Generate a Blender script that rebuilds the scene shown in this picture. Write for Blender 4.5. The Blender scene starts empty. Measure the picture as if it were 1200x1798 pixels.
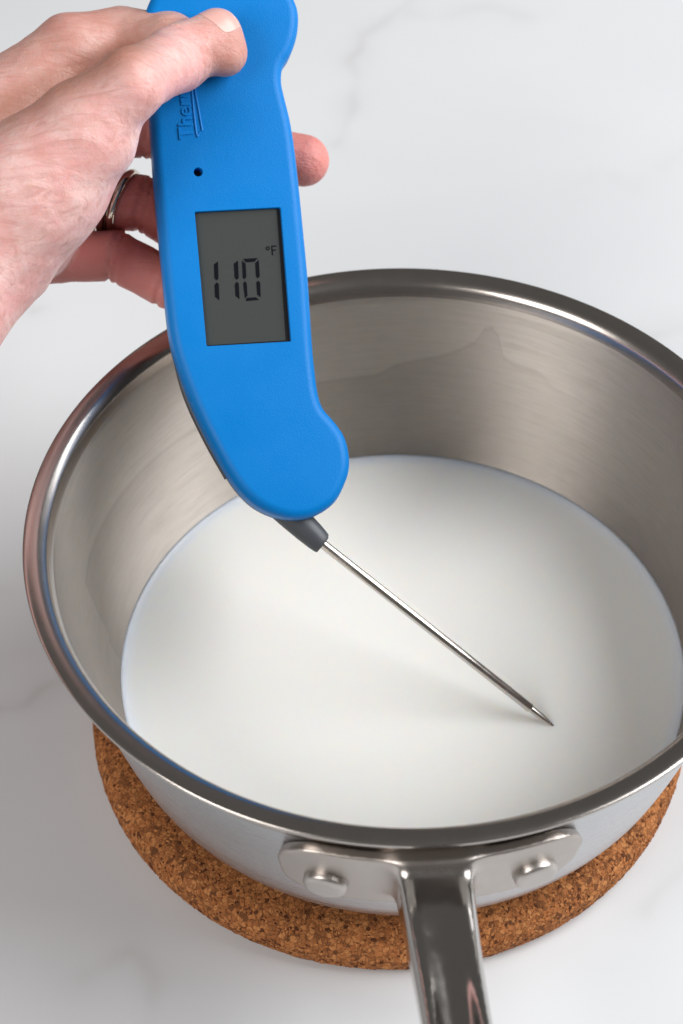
import bpy, bmesh, math, random
import numpy as np
from mathutils import Vector, Matrix, noise

random.seed(7)
rng = np.random.default_rng(7)
scene = bpy.context.scene
COL = scene.collection
CM = 0.01                      # all measures below are in centimetres; meshes are written in metres

# ------------------------------------------------------------------ camera
FPX = 3491.35                  # focal length in photograph pixels (1200 x 1798)
EL = math.radians(48.004)
CAM = np.array([-1.738, 9.107 - 67.637 * math.cos(EL), 67.637 * math.sin(EL)])
FW = np.array([0, math.cos(EL), -math.sin(EL)])
_r0 = np.array([1.0, 0, 0]); _u0 = np.cross(_r0, FW)
_ro = math.radians(-0.76)
RT = math.cos(_ro) * _r0 + math.sin(_ro) * _u0
UP = -math.sin(_ro) * _r0 + math.cos(_ro) * _u0

cd = bpy.data.cameras.new('camera')
cam = bpy.data.objects.new('camera', cd); COL.objects.link(cam)
M = Matrix.Identity(4)
for i in range(3):
    M[i][0], M[i][1], M[i][2], M[i][3] = RT[i], UP[i], -FW[i], CAM[i] * CM
cam.matrix_world = M
cd.sensor_fit = 'VERTICAL'; cd.sensor_height = 24; cd.lens = 24 * FPX / 1798
cd.clip_start = 0.01; cd.clip_end = 50
cd.dof.use_dof = True; cd.dof.focus_distance = 0.545; cd.dof.aperture_fstop = 9.0
cd.dof.aperture_blades = 9
scene.camera = cam

# ------------------------------------------------------------------ world, lamps, exposure
w = bpy.data.worlds.new('World'); scene.world = w; w.use_nodes = True
bg = w.node_tree.nodes['Background']
bg.inputs[0].default_value = (1.0, 0.965, 0.93, 1); bg.inputs[1].default_value = 0.125

def area(name, loc, target, sx, sy, power, col):
    l = bpy.data.lights.new(name, 'AREA'); l.shape = 'RECTANGLE'; l.size = sx; l.size_y = sy
    l.energy = power; l.color = col
    o = bpy.data.objects.new(name, l); COL.objects.link(o); o.location = loc
    d = Vector(target) - Vector(loc); o.rotation_euler = d.to_track_quat('-Z', 'Y').to_euler()
    return o
area('window_light', (1.12, 0.12, 1.0), (0, 0.05, 0.05), 1.4, 1.0, 35.5, (0.985, 0.99, 1.0))
area('soft_fill_light', (-0.85, -0.75, 0.95), (0, 0.05, 0.05), 0.65, 0.85, 12, (1.0, 0.965, 0.94))

vs = scene.view_settings
vs.view_transform = 'Standard'; vs.look = 'None'; vs.gamma = 1; vs.use_curve_mapping = False
vs.exposure = 0.0
scene.render.engine = 'CYCLES'
scene.cycles.max_bounces = 10; scene.cycles.glossy_bounces = 6
scene.cycles.caustics_reflective = False; scene.cycles.caustics_refractive = False
scene.cycles.use_denoising = True

# ------------------------------------------------------------------ helpers
def ray(px, py): return FW + (px - 600) / FPX * RT - (py - 899) / FPX * UP
def at_z(px, py, z):
    D = ray(px, py); return CAM + D * ((z - CAM[2]) / D[2])
def at_depth(px, py, d): return CAM + ray(px, py) * d
def on_plane(px, py, P0, n):
    D = ray(px, py); return CAM + D * (np.dot(P0 - CAM, n) / np.dot(D, n))
def px_cm(px, depth): return px * depth / FPX

def link(name, me, mat=None, parent=None):
    o = bpy.data.objects.new(name, me); COL.objects.link(o)
    if mat is not None:
        for m in (mat if isinstance(mat, (list, tuple)) else [mat]): me.materials.append(m)
    if parent is not None: o.parent = parent
    return o
def mesh_obj(name, verts, faces, mat, parent=None, smooth=True, angle=None):
    me = bpy.data.meshes.new(name)
    me.from_pydata((np.asarray(verts, float) * CM).tolist(), [], [list(map(int, f)) for f in faces])
    me.validate(); me.update()
    if smooth:
        me.polygons.foreach_set('use_smooth', [True] * len(me.polygons))
        if angle: me.set_sharp_from_angle(angle=math.radians(angle))
    return link(name, me, mat, parent)
def recalc(o):
    b = bmesh.new(); b.from_mesh(o.data); bmesh.ops.recalc_face_normals(b, faces=b.faces); b.to_mesh(o.data); b.free()
def tag(o, label, cat, group=None, kind=None):
    if label: o['label'] = label
    if cat: o['category'] = cat
    if group: o['group'] = group
    if kind: o['kind'] = kind
    return o
def empty(name, loc=(0, 0, 0)):
    o = bpy.data.objects.new(name, None); COL.objects.link(o); o.location = Vector(loc) * CM
    o.empty_display_size = 0.02
    return o
def adopt(parent, *objs):       # parent without moving the mesh
    for o in objs:
        o.parent = parent; o.matrix_parent_inverse = parent.matrix_world.inverted() if False else Matrix.Translation(-parent.location)
def catmull(pts, n, closed=False):
    pts = np.asarray(pts, float); N = len(pts); out = []
    segs = N if closed else N - 1
    for i in range(segs):
        p0, p1, p2, p3 = (pts[(i + k) % N] if closed else pts[min(max(i + k, 0), N - 1)] for k in (-1, 0, 1, 2))
        for k in range(n):
            t = k / n
            out.append(0.5 * ((2 * p1) + (-p0 + p2) * t + (2 * p0 - 5 * p1 + 4 * p2 - p3) * t * t + (-p0 + 3 * p1 - 3 * p2 + p3) * t ** 3))
    if not closed: out.append(pts[-1])
    return np.array(out)
def lathe(profile, n, center=(0, 0)):
    """profile of (r, z); returns verts, faces"""
    pr = np.asarray(profile, float); V = []; F = []; m = len(pr)
    for i in range(n):
        a = 2 * math.pi * i / n
        for r, z in pr: V.append((center[0] + r * math.cos(a), center[1] + r * math.sin(a), z))
    for i in range(n):
        j = (i + 1) % n
        for k in range(m - 1):
            F.append((i * m + k, j * m + k, j * m + k + 1, i * m + k + 1))
    return V, F

def surface_nets(D, org, h):
    ins = D < 0
    c = np.zeros(tuple(s - 1 for s in D.shape), np.uint8)
    nx, ny, nz = c.shape
    offs = [(i, j, k) for i in (0, 1) for j in (0, 1) for k in (0, 1)]
    for (i, j, k) in offs: c += ins[i:i + nx, j:j + ny, k:k + nz]
    act = np.argwhere((c > 0) & (c < 8))
    idx = -np.ones(c.shape, np.int32); idx[act[:, 0], act[:, 1], act[:, 2]] = np.arange(len(act))
    s = np.zeros((len(act), 3)); cnt = np.zeros(len(act))
    for a in offs:
        for ax in range(3):
            if a[ax]: continue
            b = list(a); b[ax] = 1
            A = act + np.array(a); B = act + np.array(b)
            da = D[A[:, 0], A[:, 1], A[:, 2]]; db = D[B[:, 0], B[:, 1], B[:, 2]]
            m = (da < 0) != (db < 0)
            t = np.where(m, da / np.where(m, da - db, 1), 0)
            s += np.where(m[:, None], A + (B - A) * t[:, None], 0); cnt += m
    V = s / cnt[:, None] * h + org
    F = []
    for ax in range(3):
        o1, o2 = [(1, 2), (2, 0), (0, 1)][ax]
        sl0 = [slice(None)] * 3; sl1 = [slice(None)] * 3
        sl0[ax] = slice(0, -1); sl1[ax] = slice(1, None)
        A = ins[tuple(sl0)]; B = ins[tuple(sl1)]
        E = np.argwhere(A != B)
        ok = (E[:, o1] > 0) & (E[:, o2] > 0) & (E[:, o1] < D.shape[o1] - 1) & (E[:, o2] < D.shape[o2] - 1)
        E = E[ok]
        def g(d1, d2):
            q = E.copy(); q[:, o1] -= d1; q[:, o2] -= d2
            return idx[q[:, 0], q[:, 1], q[:, 2]]
        Q = np.stack([g(0, 0), g(1, 0), g(1, 1), g(0, 1)], 1)
        fl = A[E[:, 0], E[:, 1], E[:, 2]]
        Q[~fl] = Q[~fl][:, ::-1]
        F.append(Q)
    return V, np.concatenate(F)
def sdf_mesh(fn, lo, hi, h, newton=3):
    ax = [np.arange(lo[i], hi[i] + h, h, dtype=np.float32) for i in range(3)]
    D = fn(ax[0][:, None, None], ax[1][None, :, None], ax[2][None, None, :])
    V, F = surface_nets(D, np.array(lo), h)
    e = h * 0.5
    f = lambda P: fn(P[:, 0], P[:, 1], P[:, 2])
    for _ in range(newton):
        d = f(V)
        G = np.stack([f(V + np.eye(3)[i] * e) - f(V - np.eye(3)[i] * e) for i in range(3)], 1) / (2 * e)
        g2 = np.maximum((G ** 2).sum(1), 0.25)
        V = V - np.clip(d / g2, -h * .5, h * .5)[:, None] * G
    return V, F
def smin(a, b, k):
    h = np.clip(0.5 + 0.5 * (b - a) / k, 0, 1)
    return b + (a - b) * h - k * h * (1 - h)
def cone_sdf(X, Y, Z, a, b, ra, rb):
    ba = np.asarray(b, float) - a; L = float(ba @ ba)
    dx, dy, dz = X - a[0], Y - a[1], Z - a[2]
    t = np.clip((dx * ba[0] + dy * ba[1] + dz * ba[2]) / L, 0, 1)
    return np.sqrt((dx - t * ba[0]) ** 2 + (dy - t * ba[1]) ** 2 + (dz - t * ba[2]) ** 2) - (ra + (rb - ra) * t)
def ellipsoid_sdf(X, Y, Z, c, ax3, rad):
    d = [X - c[0], Y - c[1], Z - c[2]]
    q = [(d[0] * a[0] + d[1] * a[1] + d[2] * a[2]) / r for a, r in zip(ax3, rad)]
    k = np.sqrt(q[0] ** 2 + q[1] ** 2 + q[2] ** 2)
    return (k - 1) * min(rad)

# ------------------------------------------------------------------ materials
def new_mat(name):
    m = bpy.data.materials.new(name); m.use_nodes = True
    nt = m.node_tree; b = nt.nodes['Principled BSDF']
    return m, nt, b
def nd(nt, t, **kw):
    n = nt.nodes.new(t)
    for k, v in kw.items():  # noqa
        if isinstance(k, str) and hasattr(n, k): setattr(n, k, v)
    return n
def noise_node(nt, scale, detail=4, rough=.5, vec=None, dist=0):
    n = nt.nodes.new('ShaderNodeTexNoise'); n.inputs['Scale'].default_value = scale
    n.inputs['Detail'].default_value = detail; n.inputs['Roughness'].default_value = rough
    n.inputs['Distortion'].default_value = dist
    if vec is not None: nt.links.new(vec, n.inputs['Vector'])
    return n
def ramp(nt, inp, stops):
    r = nt.nodes.new('ShaderNodeValToRGB'); nt.links.new(inp, r.inputs[0])
    el = r.color_ramp.elements
    while len(el) < len(stops): el.new(0.5)
    for e, (p, c) in zip(el, stops):
        e.position = p; e.color = (*c, 1) if len(c) == 3 else c
    return r
def maprange(nt, inp, a, b, c, d):
    r = nt.nodes.new('ShaderNodeMapRange'); nt.links.new(inp, r.inputs[0])
    for i, v in enumerate((a, b, c, d)): r.inputs[1 + i].default_value = v
    return r.outputs[0]
def bump(nt, b, height, strength, dist, prev=None):
    n = nt.nodes.new('ShaderNodeBump'); n.inputs['Strength'].default_value = strength; n.inputs['Distance'].default_value = dist
    nt.links.new(height, n.inputs['Height'])
    if prev is not None: nt.links.new(prev, n.inputs['Normal'])
    if b is not None: nt.links.new(n.outputs[0], b.inputs['Normal'])
    return n.outputs[0]
def coords(nt): return nt.nodes.new('ShaderNodeTexCoord').outputs['Object']
def mixc(nt, fac, c1, c2, mode='MIX'):
    n = nt.nodes.new('ShaderNodeMix'); n.data_type = 'RGBA'; n.blend_type = mode
    for s, v in ((0, fac), (6, c1), (7, c2)):
        if hasattr(v, 'is_output') or isinstance(v, bpy.types.NodeSocket): nt.links.new(v, n.inputs[s])
        else: n.inputs[s].default_value = v if s == 0 else (*v, 1)
    return n.outputs[2]
def math_n(nt, op, a, b=None):
    n = nt.nodes.new('ShaderNodeMath'); n.operation = op
    for i, v in enumerate((a, b)):
        if v is None: continue
        if isinstance(v, bpy.types.NodeSocket): nt.links.new(v, n.inputs[i])
        else: n.inputs[i].default_value = v
    return n.outputs[0]

def cyl_coords(nt, sa, sz):
    """angle about the pot axis and height, stretched: for lathe-turned brushing"""
    sep = nt.nodes.new('ShaderNodeSeparateXYZ'); nt.links.new(coords(nt), sep.inputs[0])
    ang = math_n(nt, 'ARCTAN2', sep.outputs[1], sep.outputs[0])
    comb = nt.nodes.new('ShaderNodeCombineXYZ')
    nt.links.new(math_n(nt, 'MULTIPLY', ang, sa), comb.inputs[0])
    nt.links.new(math_n(nt, 'MULTIPLY', sep.outputs[2], sz), comb.inputs[1])
    return comb.outputs[0], sep, ang

def wall_hit(px, py):
    """point of the inner wall seen at a pixel -> (turn 0..1, height in m)"""
    z = 7.0
    for _ in range(30):
        p = at_z(px, py, z); R = np.interp(z, [3.5, 5.3, 7.8, 8.75], [8.27, 8.78, 9.34, 9.53])
        z += (math.hypot(p[0], p[1]) - R) * .8
        z = min(max(z, 2), 9.5)
    return (math.atan2(p[1], p[0]) / (2 * math.pi) + .5, z * CM)
FILM = [wall_hit(*p) for p in ((640, 662), (700, 640), (770, 626), (825, 606), (846, 590), (852, 577), (868, 577), (876, 600), (882, 626), (905, 640), (940, 651), (985, 690), (1040, 716), (1080, 745))]
FILM += [(.995, .045), (.5, .040), (.38, .037), (0.05, .04)] + [(wall_hit(118, 1035)[0] % 1, .058), (wall_hit(138, 1008)[0] % 1, .066), (wall_hit(162, 992)[0] % 1, .068)]
def mat_brushed_inner():
    m, nt, b = new_mat('brushed_steel')
    b.inputs['Metallic'].default_value = 1
    v, sep, ang = cyl_coords(nt, 4.0, 1500)
    n = noise_node(nt, 1.0, 5, .65, v)
    v2, _, _ = cyl_coords(nt, 14.0, 420)
    n2 = noise_node(nt, 1.0, 3, .6, v2)
    blot = noise_node(nt, 26, 4, .6, coords(nt))
    col = mixc(nt, n2.outputs[0], (0.38, 0.345, 0.31), (0.47, 0.43, 0.39))
    col = mixc(nt, maprange(nt, n.outputs[0], .35, .65, 0, .55), col, (0.54, 0.505, 0.465))
    # dried film line: a wavy edge round the wall with a slightly duller metal below it
    fc = nt.nodes.new('ShaderNodeFloatCurve'); cv = fc.mapping.curves[0]
    pts = sorted(FILM)
    cv.points[0].location = (0, pts[0][1] / .1); cv.points[1].location = (1, pts[-1][1] / .1)
    for a, z in pts: cv.points.new(a, z / .1)
    for p in cv.points: p.handle_type = 'AUTO_CLAMPED'
    fc.mapping.update()
    nt.links.new(math_n(nt, 'ADD', math_n(nt, 'MULTIPLY', ang, 1 / (2 * math.pi)), .5), fc.inputs['Value'])
    edge = math_n(nt, 'MULTIPLY', fc.outputs[0], .1)
    dlt = math_n(nt, 'SUBTRACT', sep.outputs[2], edge)
    below = maprange(nt, dlt, -0.0006, 0.0006, 1, 0)
    fade = maprange(nt, ang, .88, 1.16, 0, 1)
    below = math_n(nt, 'MULTIPLY', below, fade)
    line = math_n(nt, 'MULTIPLY', maprange(nt, math_n(nt, 'ABSOLUTE', dlt), 0, 0.0011, 1, 0), fade)
    col = mixc(nt, math_n(nt, 'MULTIPLY', below, .22), col, (0.28, 0.25, 0.225))
    col = mixc(nt, math_n(nt, 'MULTIPLY', line, .22), col, (0.24, 0.22, 0.20))
    nt.links.new(col, b.inputs['Base Color'])
    r = math_n(nt, 'ADD', maprange(nt, n.outputs[0], .3, .7, .36, .50), maprange(nt, blot.outputs[0], .35, .65, -.03, .05))
    r = math_n(nt, 'ADD', r, math_n(nt, 'MULTIPLY', below, .05))
    nt.links.new(r, b.inputs['Roughness'])
    b.inputs['Anisotropic'].default_value = 0.85; b.inputs['Anisotropic Rotation'].default_value = 0.25
    t = nt.nodes.new('ShaderNodeTangent'); t.direction_type = 'RADIAL'; t.axis = 'Z'
    nt.links.new(t.outputs[0], b.inputs['Tangent'])
    bump(nt, b, n.outputs[0], .22, .0004)
    return m
def mat_outer():
    m, nt, b = new_mat('satin_steel')
    b.inputs['Metallic'].default_value = 1
    n = noise_node(nt, 40, 4, .6, coords(nt))
    v, _, _ = cyl_coords(nt, 5, 1500); n2 = noise_node(nt, 1, 4, .6, v)
    nt.links.new(mixc(nt, n.outputs[0], (0.49, 0.495, 0.51), (0.56, 0.565, 0.58)), b.inputs['Base Color'])
    nt.links.new(maprange(nt, n2.outputs[0], .3, .7, .24, .34), b.inputs['Roughness'])
    return m
def mat_polished(name='polished_steel', rough=.10, col=(0.56, 0.54, 0.52), var=.3):
    m, nt, b = new_mat(name)
    b.inputs['Metallic'].default_value = 1
    n = noise_node(nt, 120, 5, .65, coords(nt)); n3 = noise_node(nt, 1400, 2, .5, coords(nt))
    nt.links.new(mixc(nt, n.outputs[0], tuple(c * .97 for c in col), tuple(min(1, c * 1.03) for c in col)), b.inputs['Base Color'])
    nt.links.new(maprange(nt, n.outputs[0], .3, .7, rough * (1 - var), rough * (1 + var)), b.inputs['Roughness'])
    bump(nt, b, n3.outputs[0], .03, .0002)
    return m
def mat_handle():
    m = mat_polished('handle_steel', .10, (0.55, 0.53, 0.51)); nt = m.node_tree; b = nt.nodes['Principled BSDF']
    at = nt.nodes.new('ShaderNodeAttribute'); at.attribute_name = 'polish'
    n = noise_node(nt, 300, 4, .6, coords(nt))
    r = math_n(nt, 'ADD', maprange(nt, at.outputs['Fac'], 0, 1, .36, .13), maprange(nt, n.outputs[0], .3, .7, -.02, .03))
    nt.links.new(r, b.inputs['Roughness'])
    nt.links.new(mixc(nt, at.outputs['Fac'], (0.47, 0.425, 0.39), (0.52, 0.50, 0.48)), b.inputs['Base Color'])
    return m
def mat_milk():
    m, nt, b = new_mat('warm_milk')
    sep = nt.nodes.new('ShaderNodeSeparateXYZ'); nt.links.new(coords(nt), sep.inputs[0])
    rr = math_n(nt, 'SQRT', math_n(nt, 'ADD', math_n(nt, 'POWER', sep.outputs[0], 2), math_n(nt, 'POWER', sep.outputs[1], 2)))
    thin = maprange(nt, rr, .0795, .0826, 0, 1)
    nt.links.new(mixc(nt, thin, (0.996, 0.932, 0.872), (0.93, 0.92, 0.91)), b.inputs['Base Color'])
    b.inputs['Subsurface Weight'].default_value = 1
    b.inputs['Subsurface Radius'].default_value = (1.0, .85, .68); b.inputs['Subsurface Scale'].default_value = .005
    b.inputs['Roughness'].default_value = .28; b.inputs['IOR'].default_value = 1.35
    return m
def mat_blue():
    m, nt, b = new_mat('blue_plastic')
    n = noise_node(nt, 2600, 2, .5, coords(nt)); n2 = noise_node(nt, 60, 4, .6, coords(nt))
    nt.links.new(mixc(nt, n2.outputs[0], (0.000, 0.180, 0.545), (0.000, 0.195, 0.59)), b.inputs['Base Color'])
    nt.links.new(maprange(nt, n2.outputs[0], .3, .7, .36, .52), b.inputs['Roughness'])
    b.inputs['Specular IOR Level'].default_value = .2
    bump(nt, b, n.outputs[0], .28, .0003)
    return m
def mat_plain(name, col, rough, metal=0, bs=None):
    m, nt, b = new_mat(name)
    n = noise_node(nt, 90, 4, .6, coords(nt))
    nt.links.new(mixc(nt, n.outputs[0], tuple(c * .9 for c in col), tuple(c * 1.1 for c in col)), b.inputs['Base Color'])
    nt.links.new(maprange(nt, n.outputs[0], .3, .7, rough * .85, rough * 1.15), b.inputs['Roughness'])
    b.inputs['Metallic'].default_value = metal
    if bs: 
        n2 = noise_node(nt, bs[0], 3, .5, coords(nt)); bump(nt, b, n2.outputs[0], bs[1], .0003)
    return m
def mat_lcd():
    m, nt, b = new_mat('lcd_glass')
    n = noise_node(nt, 2200, 2, .5, coords(nt))
    nt.links.new(mixc(nt, n.outputs[0], (0.046, 0.052, 0.050), (0.060, 0.066, 0.063)), b.inputs['Base Color'])
    b.inputs['Roughness'].default_value = .30; b.inputs['Specular IOR Level'].default_value = .22
    return m
def mat_marble():
    m, nt, b = new_mat('white_marble')
    at = nt.nodes.new('ShaderNodeAttribute'); at.attribute_name = 'vein'
    co = coords(nt)
    cl = noise_node(nt, 9, 5, .55, co, .6); fn = noise_node(nt, 900, 3, .6, co)
    sp = noise_node(nt, 55, 6, .7, co)
    base = mixc(nt, maprange(nt, cl.outputs[0], .35, .7, 0, 1), (0.70, 0.715, 0.73), (0.67, 0.685, 0.70))
    base = mixc(nt, maprange(nt, sp.outputs[0], .64, .80, 0, .15), base, (0.62, 0.61, 0.60))
    col = mixc(nt, at.outputs['Fac'], base, (0.40, 0.385, 0.37))
    nt.links.new(col, b.inputs['Base Color'])
    nt.links.new(maprange(nt, cl.outputs[0], .3, .7, .38, .5), b.inputs['Roughness'])
    b.inputs['Specular IOR Level'].default_value = .35
    bump(nt, b, fn.outputs[0], .04, .0003)
    return m
def mat_cork(name, attr):
    m, nt, b = new_mat(name)
    co = coords(nt); n = noise_node(nt, 900, 4, .65, co); n2 = noise_node(nt, 240, 3, .6, co)
    if attr:
        at = nt.nodes.new('ShaderNodeAttribute'); at.attribute_name = 'tint'
        base = at.outputs['Color']
    else:
        wv = nt.nodes.new('ShaderNodeVectorMath'); wv.operation = 'MULTIPLY_ADD'
        nt.links.new(n2.outputs['Color'], wv.inputs[0]); wv.inputs[1].default_value = (.003,) * 3; nt.links.new(co, wv.inputs[2])
        vc = nt.nodes.new('ShaderNodeTexVoronoi'); vc.inputs['Scale'].default_value = 620; nt.links.new(wv.outputs[0], vc.inputs['Vector'])
        ve = nt.nodes.new('ShaderNodeTexVoronoi'); ve.feature = 'DISTANCE_TO_EDGE'; ve.inputs['Scale'].default_value = 620; nt.links.new(wv.outputs[0], ve.inputs['Vector'])
        sc = nt.nodes.new('ShaderNodeSeparateColor'); nt.links.new(vc.outputs['Color'], sc.inputs[0])
        base = ramp(nt, sc.outputs[0], [(0, (0.13, .048, .017)), (.25, (0.34, .122, .038)), (.6, (0.46, .172, .055)), (1, (0.56, .235, .08))]).outputs[0]
        base = mixc(nt, maprange(nt, ve.outputs['Distance'], .10, 0, 0, .8), base, (0.07, 0.026, 0.010))
    col = mixc(nt, maprange(nt, n.outputs[0], .40, .75, 0, .45), base, (0.12, 0.045, 0.017))
    nt.links.new(col, b.inputs['Base Color']); b.inputs['Roughness'].default_value = .85
    b.inputs['Specular IOR Level'].default_value = .25
    bump(nt, b, n.outputs[0], .5, .0008)
    return m
def mat_skin():
    m, nt, b = new_mat('skin')
    co = coords(nt)
    at = nt.nodes.new('ShaderNodeAttribute'); at.attribute_name = 'tone'
    mott = noise_node(nt, 75, 5, .6, co, .3); mott2 = noise_node(nt, 420, 4, .6, co)
    base = mixc(nt, maprange(nt, mott.outputs[0], .35, .68, 0, 1), (0.84, 0.585, 0.55), (0.78, 0.40, 0.375))
    base = mixc(nt, maprange(nt, mott2.outputs[0], .45, .75, 0, .4), base, (0.66, 0.34, 0.28))
    sepc = nt.nodes.new('ShaderNodeSeparateColor'); nt.links.new(at.outputs['Color'], sepc.inputs[0])
    mp = nt.nodes.new('ShaderNodeMapping'); mp.inputs['Rotation'].default_value = (.5, .3, .75); mp.inputs['Scale'].default_value = (60, 520, 220)
    nt.links.new(co, mp.inputs[0])
    fold = noise_node(nt, 1.0, 3, .6, mp.outputs[0], .8)
    base = mixc(nt, maprange(nt, fold.outputs[0], .50, .32, 0, .55), base, (0.62, 0.30, 0.26))
    col = mixc(nt, sepc.outputs[0], base, (0.68, 0.245, 0.215))      # redder fingers
    col = mixc(nt, sepc.outputs[1], col, (0.40, 0.175, 0.115))       # tanned back of the hand, plus painted shade in the thumb web
    nt.links.new(col, b.inputs['Base Color'])
    b.inputs['Subsurface Weight'].default_value = .40
    b.inputs['Subsurface Radius'].default_value = (1.0, .30, .17); b.inputs['Subsurface Scale'].default_value = .0035
    nt.links.new(maprange(nt, mott2.outputs[0], .3, .7, .40, .54), b.inputs['Roughness'])
    b.inputs['Specular IOR Level'].default_value = .42
    # skin relief: fine cells, pores and long folds
    vo = nt.nodes.new('ShaderNodeTexVoronoi'); vo.feature = 'DISTANCE_TO_EDGE'; vo.inputs['Scale'].default_value = 950
    wrp = noise_node(nt, 300, 3, .5, co); 
    va = nt.nodes.new('ShaderNodeVectorMath'); va.operation = 'MULTIPLY_ADD'
    nt.links.new(wrp.outputs['Color'], va.inputs[0]); va.inputs[1].default_value = (.002,) * 3; nt.links.new(co, va.inputs[2])
    nt.links.new(va.outputs[0], vo.inputs['Vector'])
    cell = maprange(nt, vo.outputs['Distance'], 0, .12, 0, 1)
    n1 = bump(nt, None, cell, .25, .00025)
    n2 = bump(nt, None, fold.outputs[0], .5, .0008, n1)
    n3 = noise_node(nt, 180, 4, .6, co)
    bump(nt, b, n3.outputs[0], .38, .0011, n2)
    return m

MAT = dict(inner=mat_brushed_inner(), outer=mat_outer(), polished=mat_polished('polished_rim_steel', .22, (0.49, 0.455, 0.425), .07), handle=mat_handle(),
           rivet=mat_plain('rivet_steel', (0.50, 0.465, 0.435), .36, 1), milk=mat_milk(), blue=mat_blue(),
           grey=mat_plain('grey_rubber', (0.055, 0.062, 0.072), .48, 0, (1500, .15)), black=mat_plain('black_plastic', (0.012, 0.012, 0.014), .35),
           lcd=mat_lcd(), ink=mat_plain('lcd_segment', (0.004, 0.005, 0.008), .5),
           probe=mat_polished('probe_steel', .24, (0.62, 0.585, 0.55)), ring=mat_polished('ring_metal', .08, (0.72, 0.64, 0.55)),
           marble=mat_marble(), cork=mat_cork('cork_base', False), chips=mat_cork('cork_granules', True), skin=mat_skin(),
           nail=mat_plain('fingernail', (0.74, 0.42, 0.37), .34), nailtip=mat_plain('nail_edge', (0.80, 0.68, 0.56), .4))

MAT['ink'].node_tree.nodes['Principled BSDF'].inputs['Specular IOR Level'].default_value = .08

# ------------------------------------------------------------------ countertop
def build_counter():
    def axis(a, b, step, far):
        core = np.arange(a, b + step, step)
        lo = a - np.geomspace(step, far, 22)[::-1]; hi = core[-1] + np.geomspace(step, far, 22)
        return np.concatenate([lo, core, hi])
    xs = axis(-19, 17, .16, 130); ys = axis(-14, 43, .2, 130)
    X, Y = np.meshgrid(xs, ys, indexing='ij')
    nx, ny = X.shape
    V = np.stack([X.ravel(), Y.ravel(), np.zeros(X.size)], 1)
    I = np.arange(nx * ny).reshape(nx, ny)
    F = np.stack([I[:-1, :-1], I[1:, :-1], I[1:, 1:], I[:-1, 1:]], -1).reshape(-1, 4)
    o = mesh_obj('countertop', V, F, MAT['marble'], smooth=True)
    veins = [([(735, -10), (690, 25), (640, 62), (618, 105), (627, 150), (612, 215), (588, 256)], .16, .34),
             ([(-20, 1252), (40, 1237), (75, 1214), (104, 1190), (150, 1150)], .10, .62),
             ([(150, 1715), (190, 1690), (225, 1668), (255, 1680), (272, 1715), (262, 1810)], .22, .36),
             ([(690, 15), (760, 34), (850, 12), (930, 30)], .30, .20),
             ([(1120, 600), (1210, 572)], .2, .25), ([(1130, 1600), (1165, 1560), (1215, 1500)], .16, .20),
             ([(-20, 1040), (45, 1036), (90, 1050)], .2, .22), ([(60, 545), (75, 540)], .12, .3),
             ([(1000, 330), (1060, 300), (1110, 330), (1210, 260)], .25, .10), ([(560, 1740), (640, 1770), (700, 1765)], .3, .12)]
    vein = np.zeros(len(V))
    wob = np.array([noise.noise(Vector((x * .9, y * .9, 0))) for x, y in V[:, :2]])
    wob2 = np.array([noise.noise(Vector((x * .9, y * .9, 9))) for x, y in V[:, :2]])
    brk = np.array([noise.noise(Vector((x * .55, y * .55, 4))) for x, y in V[:, :2]])
    Px = V[:, 0] + wob * .22; Py = V[:, 1] + wob2 * .22
    for pl, wd, st in veins:
        q = [at_z(a, b, 0)[:2] for a, b in pl]
        d = np.full(len(V), 1e9)
        for a, b in zip(q[:-1], q[1:]):
            ba = b - a; t = np.clip(((Px - a[0]) * ba[0] + (Py - a[1]) * ba[1]) / (ba @ ba), 0, 1)
            d = np.minimum(d, np.hypot(Px - a[0] - t * ba[0], Py - a[1] - t * ba[1]))
        s = .70 * st * (.6 * np.exp(-(d / (wd * 1.3)) ** 2) + .4 * np.exp(-(d / (wd * 5)) ** 2)) * np.clip(.75 + brk * 1.1, .1, 1.4)
        vein = np.maximum(vein, s)
    a = o.data.attributes.new('vein', 'FLOAT', 'POINT'); a.data.foreach_set('value', np.clip(vein, 0, 1).astype(np.float32))
    o['kind'] = 'structure'
build_counter()

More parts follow.
